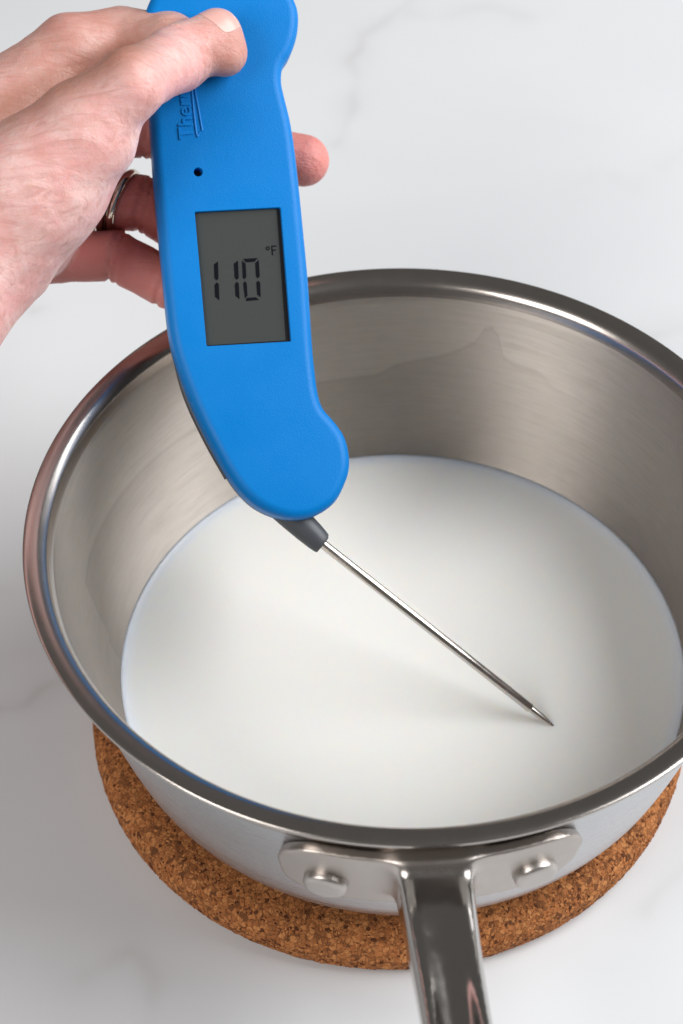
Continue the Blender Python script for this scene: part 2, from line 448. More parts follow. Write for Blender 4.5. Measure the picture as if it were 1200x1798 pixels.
# ------------------------------------------------------------------ cork trivet
CK = (-0.37, 0.55)
CORK_TOP = 1.5
def build_cork():
    root = tag(empty('cork_trivet', (CK[0], CK[1], 0)), 'round brown cork trivet under the steel saucepan', 'trivet')
    prof = [(0, 0.02), (8.2, 0.02), (8.6, .05), (8.85, .16), (9.02, .38), (9.07, .65), (9.04, .95), (8.9, 1.2), (8.65, 1.38), (8.35, 1.46), (8.0, 1.48), (0.01, 1.48)]
    pr = np.concatenate([catmull(prof[1:-1], 5), [prof[-1]]]); pr = np.concatenate([[prof[0]], pr])
    V, F = lathe(pr, 400, CK); V = np.array(V)
    ang = np.arctan2(V[:, 1] - CK[1], V[:, 0] - CK[0]); rad = np.hypot(V[:, 0] - CK[0], V[:, 1] - CK[1])
    dn = np.array([noise.fractal(Vector(v) * 3.2, 1.0, 2.0, 3) for v in V]) * .045
    side = (rad > 7.6) & (V[:, 2] > .03)
    V[side, 0] += np.cos(ang[side]) * dn[side]; V[side, 1] += np.sin(ang[side]) * dn[side]
    V[side & (V[:, 2] > .3), 2] += np.minimum(dn[side & (V[:, 2] > .3)], 0) * .6
    body = mesh_obj('disc', V, F, MAT['cork']); recalc(body); adopt(root, body)
    # pressed cork crumbs that show at the surface
    ico = bmesh.new(); bmesh.ops.create_icosphere(ico, subdivisions=1, radius=1)
    iv = np.array([v.co[:] for v in ico.verts]); ifc = np.array([[v.index for v in f.verts] for f in ico.faces]); ico.free()
    ps = np.array(catmull(prof[2:-1], 12)); seg = np.hypot(*np.diff(ps, axis=0).T); cum = np.concatenate([[0], np.cumsum(seg)])
    pal = np.array([(0.50, .185, .058), (0.54, .215, .072), (0.45, .16, .05), (0.40, .138, .042), (0.58, .245, .085), (0.12, .038, .013), (0.48, .18, .058)])
    n = 34000
    sarc = rng.random(n) * (cum[-1] - .05); k = np.clip(np.searchsorted(cum, sarc) - 1, 0, len(seg) - 1); t = ((sarc - cum[k]) / seg[k])[:, None]
    rz = ps[k] * (1 - t) + ps[k + 1] * t; tg = (ps[k + 1] - ps[k]) / seg[k][:, None]
    keep = rz[:, 0] > 8.0; rz = rz[keep]; tg = tg[keep]; n = len(rz)
    a = rng.random(n) * 2 * math.pi; O = np.zeros(n)
    er = np.stack([np.cos(a), np.sin(a), O], 1); et = np.stack([-np.sin(a), np.cos(a), O], 1); ez = np.array([[0, 0, 1.0]])
    N = er * tg[:, 1:] - ez * tg[:, :1]; Sv = er * tg[:, :1] + ez * tg[:, 1:]
    th = rng.random((n, 1)) * math.pi; e1 = et * np.cos(th) + Sv * np.sin(th); e2 = -et * np.sin(th) + Sv * np.cos(th)
    L = (.032 + .066 * rng.random((n, 1)) ** 1.6); Wd = L * rng.uniform(.4, .9, (n, 1)); T = rng.uniform(.015, .035, (n, 1))
    tl = rng.normal(0, .35, (n, 2)); nn = N + e1 * tl[:, :1] + e2 * tl[:, 1:]; nn /= np.linalg.norm(nn, axis=1)[:, None]
    ctr = np.concatenate([np.repeat([CK], n, 0), rz[:, 1:]], 1) + er * rz[:, :1] - N * rng.uniform(.0, .055, (n, 1))
    jit = iv[None] * (1 + rng.uniform(-.3, .3, (n, len(iv), 1)))
    VV = ctr[:, None] + jit[..., :1] * (e1 * L)[:, None] + jit[..., 1:2] * (e2 * Wd)[:, None] + jit[..., 2:] * (nn * T)[:, None]
    VV = VV.reshape(-1, 3); VV[:, 2] = np.clip(VV[:, 2], .02, CORK_TOP - .005)
    FF = (ifc[None] + (np.arange(n) * len(iv))[:, None, None]).reshape(-1, 3)
    c = pal[rng.integers(len(pal), size=n)] * rng.uniform(.66, 1.04, (n, 1))
    CC = np.repeat(np.concatenate([c, np.ones((n, 1))], 1), len(iv), 0)
    g = mesh_obj('cork_crumbs', VV, FF, MAT['chips'], smooth=False)
    ca = g.data.color_attributes.new('tint', 'FLOAT_COLOR', 'POINT'); ca.data.foreach_set('color', CC.astype(np.float32).ravel())
    g['kind'] = 'stuff'; adopt(root, g)
build_cork()

# ------------------------------------------------------------------ saucepan
INNER = [(0, 1.85), (4, 1.85), (6.2, 1.95), (7.3, 2.35), (7.95, 2.95), (8.27, 3.5), (8.50, 4.2), (8.78, 5.3), (9.08, 6.6), (9.34, 7.8), (9.53, 8.75), (9.59, 9.08), (9.64, 9.26)]
FLARE = [(9.64, 9.26), (9.69, 9.40), (9.78, 9.58), (9.95, 9.71), (10.14, 9.765), (10.30, 9.78), (10.385, 9.765), (10.415, 9.72), (10.41, 9.665), (10.36, 9.615),
         (10.22, 9.54), (10.06, 9.38), (9.93, 9.12), (9.83, 8.8), (9.74, 8.45)]
OUTER = [(9.74, 8.45), (9.64, 7.9), (9.46, 7.1), (9.24, 6.2), (8.98, 5.1), (8.78, 4.3), (8.54, 3.5), (8.14, 2.75), (7.5, 2.1), (6.7, 1.66), (6.0, 1.52), (0, 1.51)]
def build_pan():
    root = tag(empty('saucepan', (0, 0, 1.51)), 'stainless steel saucepan holding warm milk on a cork trivet', 'saucepan')
    for nm, pr, mt in (('inner_wall', INNER, 'inner'), ('rim', FLARE, 'polished'), ('outer_wall', OUTER, 'outer')):
        p = np.array(pr)
        q = catmull(p, 6)
        q[:, 0] = np.maximum(q[:, 0], 0)
        V, F = lathe(q, 288); o = mesh_obj(nm, V, F, MAT[mt]); 
        # normals face away from the steel
        b = bmesh.new(); b.from_mesh(o.data); bmesh.ops.remove_doubles(b, verts=b.verts, dist=1e-6); b.to_mesh(o.data); b.free()
        adopt(root, o)
    # cast handle: bracket hugging the wall, hollow-topped stem
    az = math.radians(2.4); oz = np.array([math.sin(az), -math.cos(az)]); tz = np.array([math.cos(az), math.sin(az)])
    PR = np.array([8.9, 9.6, 10.4, 11.6, 13.2, 15.5, 18.5, 22, 26]); PZ = np.array([7.42, 7.42, 7.45, 7.62, 7.95, 8.6, 9.7, 11.2, 12.9])
    fine = np.linspace(8.9, 26, 400)
    cs = catmull(np.stack([PR, PZ], 1), 20); zf = np.interp(fine, cs[:, 0], cs[:, 1])
    sl = np.gradient(zf, fine)
    def fn(X, Y, Z):      # local: X tangential, Y radial outward, Z up
        X = np.asarray(X, np.float32); Y = np.asarray(Y, np.float32); Z = np.asarray(Z, np.float32)
        XS = X - np.maximum(Y - 9.8, 0) * .035
        rho = np.sqrt(X * X + Y * Y); s = np.arctan2(X, Y) * 9.6
        wall = np.interp(Z, [3.5, 5.1, 6.2, 7.1, 7.9, 8.45, 9.12, 9.54], [8.54, 8.98, 9.24, 9.46, 9.64, 9.74, 9.93, 10.3])
        # bracket plate
        qx = np.abs(s) - (3.86 - 1.15); qz = np.abs(Z - 6.98) - (1.52 - 1.15)
        d2 = np.sqrt(np.maximum(qx, 0) ** 2 + np.maximum(qz, 0) ** 2) + np.minimum(np.maximum(qx, qz), 0) - 1.15
        dr = np.abs(rho - wall - .17) - .16
        r = .07
        ex, ey = d2 + r, dr + r
        plate = np.minimum(np.maximum(ex, ey), 0) + np.sqrt(np.maximum(ex, 0) ** 2 + np.maximum(ey, 0) ** 2) - r
        # stem
        zc = np.interp(Y, fine, zf); k = 1 / np.sqrt(1 + np.interp(Y, fine, sl) ** 2)
        hh = (Z - zc) * k
        hw = np.interp(Y, [9, 10, 11.5, 13.5, 16, 20, 26], [1.02, .94, .88, .82, .79, .86, 1.05])
        th = np.interp(Y, [9, 10.5, 12, 16, 26], [1.08, .92, .70, .48, .46])
        rr = np.interp(Y, [9, 11, 13, 26], [.30, .40, .40, .38])
        bx = np.abs(XS) - (hw - rr); bz = np.abs(hh) - (th - rr)
        box = np.sqrt(np.maximum(bx, 0) ** 2 + np.maximum(bz, 0) ** 2) + np.minimum(np.maximum(bx, bz), 0) - rr
        gd = np.interp(Y, [9, 10.6, 12.4, 15.0, 26], [.02, .04, .16, .50, .50])     # hollow depth
        gr = (hw * hw * .46 + gd * gd) / (2 * gd)
        groove = np.sqrt(XS * XS + (hh - th - (gr - gd)) ** 2) - gr
        stem = -smin(-box, groove, .20)
        end = np.maximum(8.95 - Y, Y - 25.5)
        stem = np.maximum(np.maximum(stem, end), wall + .03 - rho)
        return smin(plate, stem, .60)
    V, F = sdf_mesh(fn, (-4.15, 8.0, 4.9), (4.1, 25.9, 13.8), .075)
    W = np.stack([V[:, 0] * tz[0] + V[:, 1] * oz[0], V[:, 0] * tz[1] + V[:, 1] * oz[1], V[:, 2]], 1)
    h = mesh_obj('handle', W, F, MAT['handle']); recalc(h); adopt(root, h)
    pol = np.clip((np.hypot(V[:, 0] * .6, V[:, 1]) - 10.0) / .7, 0, 1)          # bracket is satin, stem is polished
    pa = h.data.attributes.new('polish', 'FLOAT', 'POINT'); pa.data.foreach_set('value', pol.astype(np.float32))
    # rivets
    pr = catmull([(0, .32), (.36, .318), (.47, .30), (.545, .245), (.575, .17), (.585, .05), (.585, -.2)], 5)
    for s in (-2.62, 2.62):
        a = s / 9.5; zr = 6.68
        n = np.array([math.sin(a), math.cos(a), -.15]); n /= np.linalg.norm(n)
        e1 = np.array([math.cos(a), -math.sin(a), 0]); e2 = np.cross(n, e1)
        base = np.array([math.sin(a), math.cos(a), 0]) * (9.34 + .31) + np.array([0, 0, zr])
        rv, rf = lathe(pr, 40); rv = np.array(rv)
        P = base + rv[:, :1] * e1 + rv[:, 1:2] * e2 + rv[:, 2:] * n
        W = np.stack([P[:, 0] * tz[0] + P[:, 1] * oz[0], P[:, 0] * tz[1] + P[:, 1] * oz[1], P[:, 2]], 1)
        o = mesh_obj('rivet', W, rf, MAT['rivet']); recalc(o); o.parent = h
        o.matrix_parent_inverse = Matrix.Identity(4)
    return root
build_pan()

# ------------------------------------------------------------------ milk
MILK_Z = 3.5
def build_milk():
    def wall(z): return np.interp(z, [p[1] for p in INNER[1:]], [p[0] for p in INNER[1:]])
    top = [(0, MILK_Z), (2, MILK_Z), (4, MILK_Z), (6, MILK_Z), (7.4, MILK_Z), (7.9, MILK_Z + .005), (8.08, MILK_Z + .02), (8.19, MILK_Z + .05), (8.26, MILK_Z + .10), (wall(3.63) + .03, MILK_Z + .13)]
    side = [(wall(z) + .03, z - .02) for z in (3.5, 3.2, 2.9, 2.6, 2.3, 2.0)] + [(5, 1.86), (0, 1.86)]
    V, F = lathe(top + side, 288)
    o = mesh_obj('milk', V, F, MAT['milk']); b = bmesh.new(); b.from_mesh(o.data); bmesh.ops.remove_doubles(b, verts=b.verts, dist=1e-6)
    bmesh.ops.recalc_face_normals(b, faces=b.faces); b.to_mesh(o.data); b.free()
    tag(o, 'creamy white warm milk filling the bottom of the saucepan', 'milk')
build_milk()

# ------------------------------------------------------------------ thermometer
YAW, PITCH = math.radians(8.5), math.radians(4.0)
TIP = at_z(968, 1272, MILK_Z)
# face normal: turned a little to the photograph's right and tipped back
NRM = math.sin(YAW) * RT + math.cos(YAW) * (math.cos(PITCH) * (-FW) + math.sin(PITCH) * UP); NRM /= np.linalg.norm(NRM)
FRONT = TIP + NRM * 1.0        # a point of the front plane
THICK = 1.9
def fp(px, py, off=0.0): return on_plane(px, py, FRONT + NRM * off, NRM)
AX = fp(490, 700) - fp(410, 100); AX /= np.linalg.norm(AX)        # down the body
AY = np.cross(NRM, AX)                                            # across
ORG = fp(430, 450)
def loc2(p): return np.array([(p - ORG) @ AX, (p - ORG) @ AY])
def wor(q, off): return ORG + q[0] * AX + q[1] * AY + off * NRM
OUT = [(520, 0), (526, 27), (523, 60), (513, 90), (499, 113), (496, 140), (502, 170), (511, 207), (519, 255), (527, 325), (535, 405), (543, 490), (550, 598), (555, 650),
       (560.5, 690), (569.5, 716), (590, 740), (608, 768), (616, 806), (611, 840), (590, 881), (556, 905), (522, 911.5), (487, 905), (448, 885), (412, 846),
       (374, 780), (339, 706), (315, 642), (303, 600), (296.5, 560), (290, 497), (283, 427), (276, 350), (270, 278), (264.5, 190), (257, 110), (252.5, 45), (262, 2), (288, -38), (335, -66), (395, -74), (455, -62), (500, -32)]
def outline(pts, off=0.0, n=6): return np.array([loc2(fp(*p, off)) for p in catmull(pts, n, True)])
def offset_ring(R, d):
    t = np.roll(R, -1, 0) - np.roll(R, 1, 0); t /= np.linalg.norm(t, axis=1)[:, None]
    nrm = np.stack([t[:, 1], -t[:, 0]], 1)
    if (np.cross(R, np.roll(R, -1, 0)).sum()) < 0: nrm = -nrm
    return R + nrm * d          # outward for positive d
def smooth_ring(R, k):
    for _ in range(k): R = R * .5 + (np.roll(R, 1, 0) + np.roll(R, -1, 0)) * .25
    return R
def shell(name, R, rings, mat, parent, holes=(), cap=True):
    """R: outline; rings: (outset, depth offset) from the back to the front; holes: rings on the front face"""
    V, F = [], []; n = len(R)
    for d, z in rings:
        q = offset_ring(R, d) if abs(d) > 1e-9 else R
        if d < -.1: q = smooth_ring(q, 2)
        V += [wor(p, z) for p in q]
    for k in range(len(rings) - 1):
        for i in range(n):
            j = (i + 1) % n; F.append((k * n + i, k * n + j, (k + 1) * n + j, (k + 1) * n + i))
    F.append(tuple(range(n))[::-1])
    if not holes: F.append(tuple((len(rings) - 1) * n + i for i in range(n)))
    b = bmesh.new()
    bv = [b.verts.new(v * CM) for v in V]
    for f in F: b.faces.new([bv[i] for i in f])
    if holes:
        b.verts.ensure_lookup_table(); edges = []
        L = [bv[(len(rings) - 1) * n + i] for i in range(n)]
        for i in range(n):
            e = b.edges.get((L[i], L[(i + 1) % n])) or b.edges.new((L[i], L[(i + 1) % n])); edges.append(e)
        for ring, depth in holes:
            z = rings[-1][1]
            T = [b.verts.new(wor(p, z) * CM) for p in ring]
            rr = offset_ring(ring, -.018); 
            T2 = [b.verts.new(wor(p, z - .02) * CM) for p in rr]; B = [b.verts.new(wor(p, z - depth) * CM) for p in rr]
            m = len(T)
            for i in range(m): edges.append(b.edges.new((T[i], T[(i + 1) % m])))
            for i in range(m):
                b.faces.new((T[i], T[(i + 1) % m], T2[(i + 1) % m], T2[i])); b.faces.new((T2[i], T2[(i + 1) % m], B[(i + 1) % m], B[i]))
        bmesh.ops.triangle_fill(b, use_beauty=True, use_dissolve=False, edges=edges)
    bmesh.ops.recalc_face_normals(b, faces=b.faces)
    me = bpy.data.meshes.new(name); b.to_mesh(me); b.free()
    me.polygons.foreach_set('use_smooth', [True] * len(me.polygons)); me.set_sharp_from_angle(angle=math.radians(32))
    o = link(name, me, mat); adopt(parent, o); return o
def round_poly(corners, r, n=6):
    out = []; m = len(corners); c = [np.array(p, float) for p in corners]
    for i in range(m):
        a, p, q = c[i - 1], c[i], c[(i + 1) % m]
        u1 = (a - p) / np.linalg.norm(a - p); u2 = (q - p) / np.linalg.norm(q - p)
        A, B = p + u1 * r, p + u2 * r
        for k in range(n + 1):
            t = k / n; out.append((1 - t) ** 2 * A + 2 * t * (1 - t) * p + t * t * B)
    return np.array(out)
def tube(name, pts, rads, mat, parent, n=24, squash=None):
    V, F = [], []; pts = [np.asarray(p, float) for p in pts]
    for i, (p, r) in enumerate(zip(pts, rads)):
        d = pts[min(i + 1, len(pts) - 1)] - pts[max(i - 1, 0)]; d /= np.linalg.norm(d)
        e1 = np.cross(d, NRM); e1 /= np.linalg.norm(e1); e2 = np.cross(d, e1)
        for k in range(n):
            a = 2 * math.pi * k / n; V.append(p + (e1 * math.cos(a) + e2 * math.sin(a) * (squash[i] if squash else 1)) * r)
    for i in range(len(pts) - 1):
        for k in range(n):
            j = (k + 1) % n; F.append((i * n + k, i * n + j, (i + 1) * n + j, (i + 1) * n + k))
    F.append(tuple(range(n))); F.append(tuple((len(pts) - 1) * n + k for k in range(n)))
    o = mesh_obj(name, V, F, mat, angle=40); recalc(o)
    if parent: adopt(parent, o)
    return o
def prism(name, poly, z0, z1, mat, parent, sub=None):
    n = len(poly); V = [wor(p, z0) for p in poly] + [wor(p, z1) for p in poly]
    F = [tuple(range(n))[::-1], tuple(range(n, 2 * n))] + [(i, (i + 1) % n, n + (i + 1) % n, n + i) for i in range(n)]
    o = mesh_obj(name, V, F, mat, smooth=False); recalc(o)
    if sub is not None:
        o.parent = sub; o.matrix_parent_inverse = Matrix.Identity(4)
    else: adopt(parent, o)
    return o

def build_thermometer():
    base = TIP
    root = tag(empty('thermometer', base), 'bright blue folding digital thermometer reading 110 degrees, held over the milk', 'thermometer')
    R = outline(OUT)
    lcd_px = [(341, 371), (494, 363), (512.5, 600.5), (362, 609)]
    lcd = round_poly([loc2(fp(*p)) for p in lcd_px], .07)
    c = loc2(fp(348, 302)); sens = np.array([c + .142 * np.array([math.cos(t), math.sin(t)]) for t in np.linspace(0, 2 * math.pi, 28, endpoint=False)])
    br = .30
    rings = [(-.05, -1.02), (0, -.98), (0, -br)]
    for k in range(1, 9):
        t = k / 8 * math.pi / 2; rings.append((-(1 - math.cos(t)) * br, -(1 - math.sin(t)) * br))
    body = shell('front_shell', R, rings, MAT['blue'], root, holes=[(lcd, .16), (sens, .5)])
    # grey back half with the slot the probe folds into
    R2 = smooth_ring(offset_ring(R, -.035), 1)
    rings2 = [(-.32, -1.9), (-.15, -1.84), (-.05, -1.70), (0, -1.5), (0, -1.03)]
    shell('back_shell', R2, rings2, MAT['grey'], root)
    # dark channel lip along the lower left edge
    edge = [fp(x, y, -1.0) for x, y in ((303, 590), (309, 630), (320, 670), (340, 722), (371, 784), (402, 838))]
    tube('channel_lip', catmull([p - NRM * .05 for p in edge], 6), list(np.interp(np.arange(31), [0, 14, 30], [.03, .115, .13])), MAT['grey'], root, n=12)
    # display
    prism('bezel_shade', offset_ring(lcd, -.012), -.32, -.150, MAT['black'], root)  # black border stands in for the recess shadow at right and top
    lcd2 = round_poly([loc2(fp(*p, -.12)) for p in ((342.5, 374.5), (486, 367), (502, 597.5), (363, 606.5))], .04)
    g = prism('display', lcd2, -.30, -.12, MAT['lcd'], root)
    def digit_mesh(name, polys):
        V, F = [], []
        for p in polys:
            n = len(p); b0 = len(V)
            q = [loc2(fp(x, y, -.114)) for x, y in p]
            V += [wor(s, -.1185) for s in q] + [wor(s, -.1100) for s in q]
            F += [tuple(b0 + i for i in range(n))[::-1], tuple(b0 + n + i for i in range(n))] + [(b0 + i, b0 + (i + 1) % n, b0 + n + (i + 1) % n, b0 + n + i) for i in range(n)]
        o = mesh_obj(name, V, F, MAT['ink'], smooth=False); recalc(o); o.parent = g; o.matrix_parent_inverse = Matrix.Identity(4)
        return o
    digit_mesh('digit', [[(376, 464), (383, 459), (384, 489), (380.5, 492.5), (377, 488)], [(381, 495.5), (384.5, 499), (385.5, 527), (378, 521), (377.2, 500)]])
    digit_mesh('digit', [[(411, 463), (418, 457.5), (419.5, 488), (416, 491.5), (412.5, 487)], [(416, 494.5), (419.6, 498), (421, 525), (414, 519.5), (412.7, 499)]])
    digit_mesh('digit', [[(427.5, 454.5), (453, 453), (447.5, 459.5), (432, 460.5)], [(425.5, 458), (431.5, 463), (433, 486), (429.5, 490.5), (426.5, 487)], [(454.5, 456), (456.5, 485), (453, 489), (450, 485), (448.5, 462)],
                         [(430, 493.5), (433.5, 497), (435, 519), (430.5, 524), (427.5, 498)], [(453.5, 492.5), (457, 496), (458, 521.5), (452, 517), (450.5, 496)], [(433.5, 523), (449.5, 522), (455.5, 526.5), (432, 528.5)]])
    ring = [(470.5 + 3.4 * math.cos(t), 436 + 3.6 * math.sin(t)) for t in np.linspace(0, 2 * math.pi, 17)[:-1]]
    ringi = [(470.5 + 1.7 * math.cos(t), 436 + 1.9 * math.sin(t)) for t in np.linspace(0, 2 * math.pi, 17)[:-1]]
    digit_mesh('degree_mark', [[ring[i], ring[(i + 1) % 16], ringi[(i + 1) % 16], ringi[i]] for i in range(16)])
    digit_mesh('unit_letter', [[(476.4, 431.5), (478.4, 431.3), (479.9, 448), (477.9, 448)], [(478.4, 431.3), (485.5, 430.9), (485.7, 433), (478.6, 433.4)], [(479, 438.4), (484.5, 438), (484.7, 440), (479.2, 440.4)]])
    # light sensor at the bottom of its hole
    prism('light_sensor', offset_ring(sens, -.02), -.50, -.36, MAT['black'], root)
    # raised lettering, reading up the body, with its pennant outline
    fc = bpy.data.curves.new('lettering', 'FONT'); fc.body = 'Therm'; fc.size = 1; fc.extrude = .030; fc.bevel_depth = .012; fc.bevel_resolution = 1; fc.resolution_u = 4
    fo = bpy.data.objects.new('lettering_curve', fc); COL.objects.link(fo)
    dg = bpy.context.evaluated_depsgraph_get(); dg.update()
    me = bpy.data.meshes.new_from_object(fo.evaluated_get(dg)); bpy.data.objects.remove(fo)
    co = np.array([v.co[:] for v in me.vertices])
    x0, x1 = co[:, 0].min(), co[:, 0].max(); y1 = co[:, 1].max()
    A = fp(340, 244); B = fp(331, 146); T_ = fp(315, 247)                 # start of base line, end of base line, top of the first letter
    ex = (B - A) / (x1 - x0); ey = T_ - A; ey = (ey - ex * (ey @ ex) / (ex @ ex)) / y1
    W = A + (co[:, :1] - x0) * ex + co[:, 1:2] * ey + (co[:, 2:] - 0.004) * NRM * 1.0
    me.vertices.foreach_set('co', (W * CM).ravel())
    me.name = 'lettering'; lo = link('lettering', me, MAT['blue']); lo['label'] = 'raised blue lettering reading Therm'; adopt(root, lo); recalc(lo)
    for pl in ([(336.5, 150), (341, 200), (345, 233)], [(341, 150), (349, 193), (355.5, 230)], [(355.5, 230), (350, 234), (347, 240)], [(345, 233), (347, 240)]):
        q = [fp(x, y, .004) for x, y in pl]
        q = catmull(q, 5) if len(q) > 2 else q
        tube('pennant_line', q, [.030] * len(q), MAT['blue'], root, n=8)
    # probe: pivot, sleeve, shaft, reduced tip
    mid = -1.12
    pc = loc2(fp(509, 810, mid)); rp = np.linalg.norm(loc2(fp(509, 907, mid)) - pc)
    disc = np.array([pc + rp * np.array([math.cos(t), math.sin(t)]) for t in np.linspace(0, 2 * math.pi, 72, endpoint=False)])
    shell('pivot', disc, [(-.08, mid - .30), (0, mid - .22), (0, mid + .22), (-.08, mid + .30)], MAT['grey'], root)
    s0 = fp(476, 872, mid); s1 = fp(568, 956, mid)
    end = TIP
    dirn = (end - s1) / np.linalg.norm(end - s1)
    s00 = s1 + (s0 - s1)
    tube('sleeve', catmull([s00, s00 * .6 + s1 * .4, s00 * .25 + s1 * .75, s1 - dirn * .10, s1 - dirn * .02, s1], 3), list(np.interp(np.arange(16) / 15, [0, .3, .7, .9, 1], [.44, .40, .30, .245, .215])), MAT['grey'], root)
    L = np.linalg.norm(end - s1)
    sp = [s1 - dirn * .2, s1 + dirn * (L - .78), s1 + dirn * (L - .60), s1 + dirn * (L - .02)]
    tube('probe', sp[:2] + [s1 + dirn * (L - .74)], [.136, .136, .108], MAT['probe'], root)
    tube('probe_tip', [s1 + dirn * (L - .76), s1 + dirn * (L - .34), s1 + dirn * (L - .02), s1 + dirn * (L + .30)], [.108, .102, .055, .012], MAT['probe'], root)
    return root
build_thermometer()

# ------------------------------------------------------------------ hand
def camspace(px, py, d): return np.array([(px - 600) / FPX * d, -(py - 899) / FPX * d, -d])
def face_depth(px, py, off): return float((fp(px, py, off) - CAM) @ FW)
def S(px, py, d, rpx): return (camspace(px, py, d), rpx * d / FPX)

fd = face_depth
thumb = [S(381, 61, fd(381, 61, 0) - .66, 45), S(312, 103, fd(312, 103, 0) - .98, 55), S(230, 146, 52.6, 58), S(148, 226, 53.2, 84), S(52, 325, 53.9, 118)]
thenar = [S(152, 246, 53.3, 84), S(74, 326, 53.9, 112), S(-20, 415, 54.6, 132)]
index = [S(40, 170, 56.6, 82), S(128, 92, 56.6, 67), S(212, 64, 57.0, 50), S(300, 70, 56.3, 46), S(395, 95, 55.6, 40)]
middle = [S(40, 260, 58.2, 75), S(135, 215, 58.4, 58), S(258, 228, 58.3, 49), S(400, 262, fd(400, 262, -1.9) + .80, 47), S(533, 282, fd(520, 282, -1.9) + .55, 45.5)]
ringf = [S(30, 350, 58.6, 70), S(120, 350, 58.8, 55), S(252, 357, 58.6, 49), S(340, 410, fd(340, 410, -1.9) + .9, 46), S(420, 450, fd(420, 450, -1.9) + .7, 41)]
little = [S(10, 440, 58.2, 72), S(105, 450, 58.4, 46), S(200, 449, 58.3, 44), S(292, 496, fd(292, 496, -1.9) + .75, 43), S(360, 530, fd(360, 530, -1.9) + .6, 38)]
pads = [S(58, 455, 57.0, 44), S(100, 405, 57.1, 44), S(146, 330, 57.2, 36)]
palm = [(S(-60, 300, 55.9, 150), S(70, 180, 56.6, 92)), (S(-60, 330, 56.2, 150), S(60, 300, 57.6, 92)), (S(-60, 400, 56.2, 140), S(60, 420, 57.4, 74)), (S(-40, 420, 55.4, 130), S(45, 395, 56.2, 92)),
        (S(-60, 380, 55.4, 150), S(-160, 500, 54.0, 158)), (S(-30, 440, 55.0, 118), S(-150, 560, 53.8, 150)), (S(-160, 500, 54.0, 158), S(-480, 860, 49.5, 190))]
def chain(X, Y, Z, ch, k):
    d = None
    for (a, ra), (b, rb) in zip(ch[:-1], ch[1:]):
        q = cone_sdf(X, Y, Z, a, b, ra, rb); d = q if d is None else smin(d, q, k)
    return d
def hand_sdf(X, Y, Z):
    pal = None
    for (a, ra), (b, rb) in palm:
        q = cone_sdf(X, Y, Z, a, b, ra, rb); pal = q if pal is None else smin(pal, q, .5)
    th = smin(chain(X, Y, Z, thumb, .30), chain(X, Y, Z, thenar, .4), .4)
    core = smin(pal, th, .38)
    idx = chain(X, Y, Z, index, .18)
    out = smin(core, idx, .30)
    out = np.minimum(out, smin(core, chain(X, Y, Z, pads, .2), .12))
    for f in (middle, ringf, little):
        out = np.minimum(out, smin(core, chain(X, Y, Z, f, .10), .16))
    return out
def to_world(V): return CAM + V[:, :1] * RT + V[:, 1:2] * UP - V[:, 2:] * FW
def seg_dist(V, ch):
    d = np.full(len(V), 1e9)
    for (a, ra), (b, rb) in zip(ch[:-1], ch[1:]):
        d = np.minimum(d, cone_sdf(V[:, 0], V[:, 1], V[:, 2], a, b, ra, rb))
    return d
def project_hand(P, steps=14):
    P = np.array(P, float); f = lambda Q: hand_sdf(Q[:, 0], Q[:, 1], Q[:, 2])
    for _ in range(steps):
        d = f(P); G = np.stack([f(P + np.eye(3)[i] * .02) - f(P - np.eye(3)[i] * .02) for i in range(3)], 1) / .04
        G /= np.maximum(np.linalg.norm(G, axis=1), .2)[:, None]; P = P - d[:, None] * G
    return P, G
def nail(parent, c_px, axis_px, length, width, face, wrap):
    """c_px: centre (px,py,depth); axis_px: pixel direction of the finger; face: camera-space direction the nail looks to"""
    c = camspace(*c_px); a = np.array([axis_px[0], -axis_px[1], axis_px[2]], float); a /= np.linalg.norm(a)
    n = np.array(face, float); n -= a * (n @ a); n /= np.linalg.norm(n); b = np.cross(n, a)
    ns, ntt = 14, 12; Q = []
    for i in range(ns + 1):
        s = (i / ns - .5)
        for j in range(ntt + 1):
            t = (j / ntt - .5)
            ww = width * (1 - .55 * max(0, -s * 2) ** 2.2)
            ln = length * (1 - .18 * (2 * t) ** 2) if s > 0 else length * (1 - .10 * (2 * t) ** 2)
            Q.append(c + a * s * ln + b * math.sin(t * wrap) / math.sin(wrap / 2) * ww / 2 + n * (math.cos(t * wrap) * .5))
    Q = np.array(Q); P, G = project_hand(Q)
    # nail is stiffer than the fingertip: free edge runs on straight
    P = P + G * .014
    I = np.arange(len(P)).reshape(ns + 1, ntt + 1)
    lo = P - G * .045
    V = np.concatenate([P, lo]); m = len(P); F = []
    for i in range(ns):
        for j in range(ntt):
            F.append((I[i, j], I[i + 1, j], I[i + 1, j + 1], I[i, j + 1])); F.append((m + I[i, j], m + I[i, j + 1], m + I[i + 1, j + 1], m + I[i + 1, j]))
    loop = list(I[0, :]) + list(I[1:, -1]) + list(I[-1, ::-1][1:]) + list(I[::-1, 0][1:-1])
    for x, y in zip(loop, loop[1:] + loop[:1]): F.append((x, y, m + y, m + x))
    o = mesh_obj('fingernail', to_world(V), F, [MAT['nail'], MAT['nailtip']], angle=50); recalc(o)
    for k, p in enumerate(o.data.polygons):
        vi = [v % m for v in p.vertices]
        if min(v // (ntt + 1) for v in vi) >= ns - 1: p.material_index = 1
    o.parent = parent; o.matrix_parent_inverse = Matrix.Identity(4)
    return o
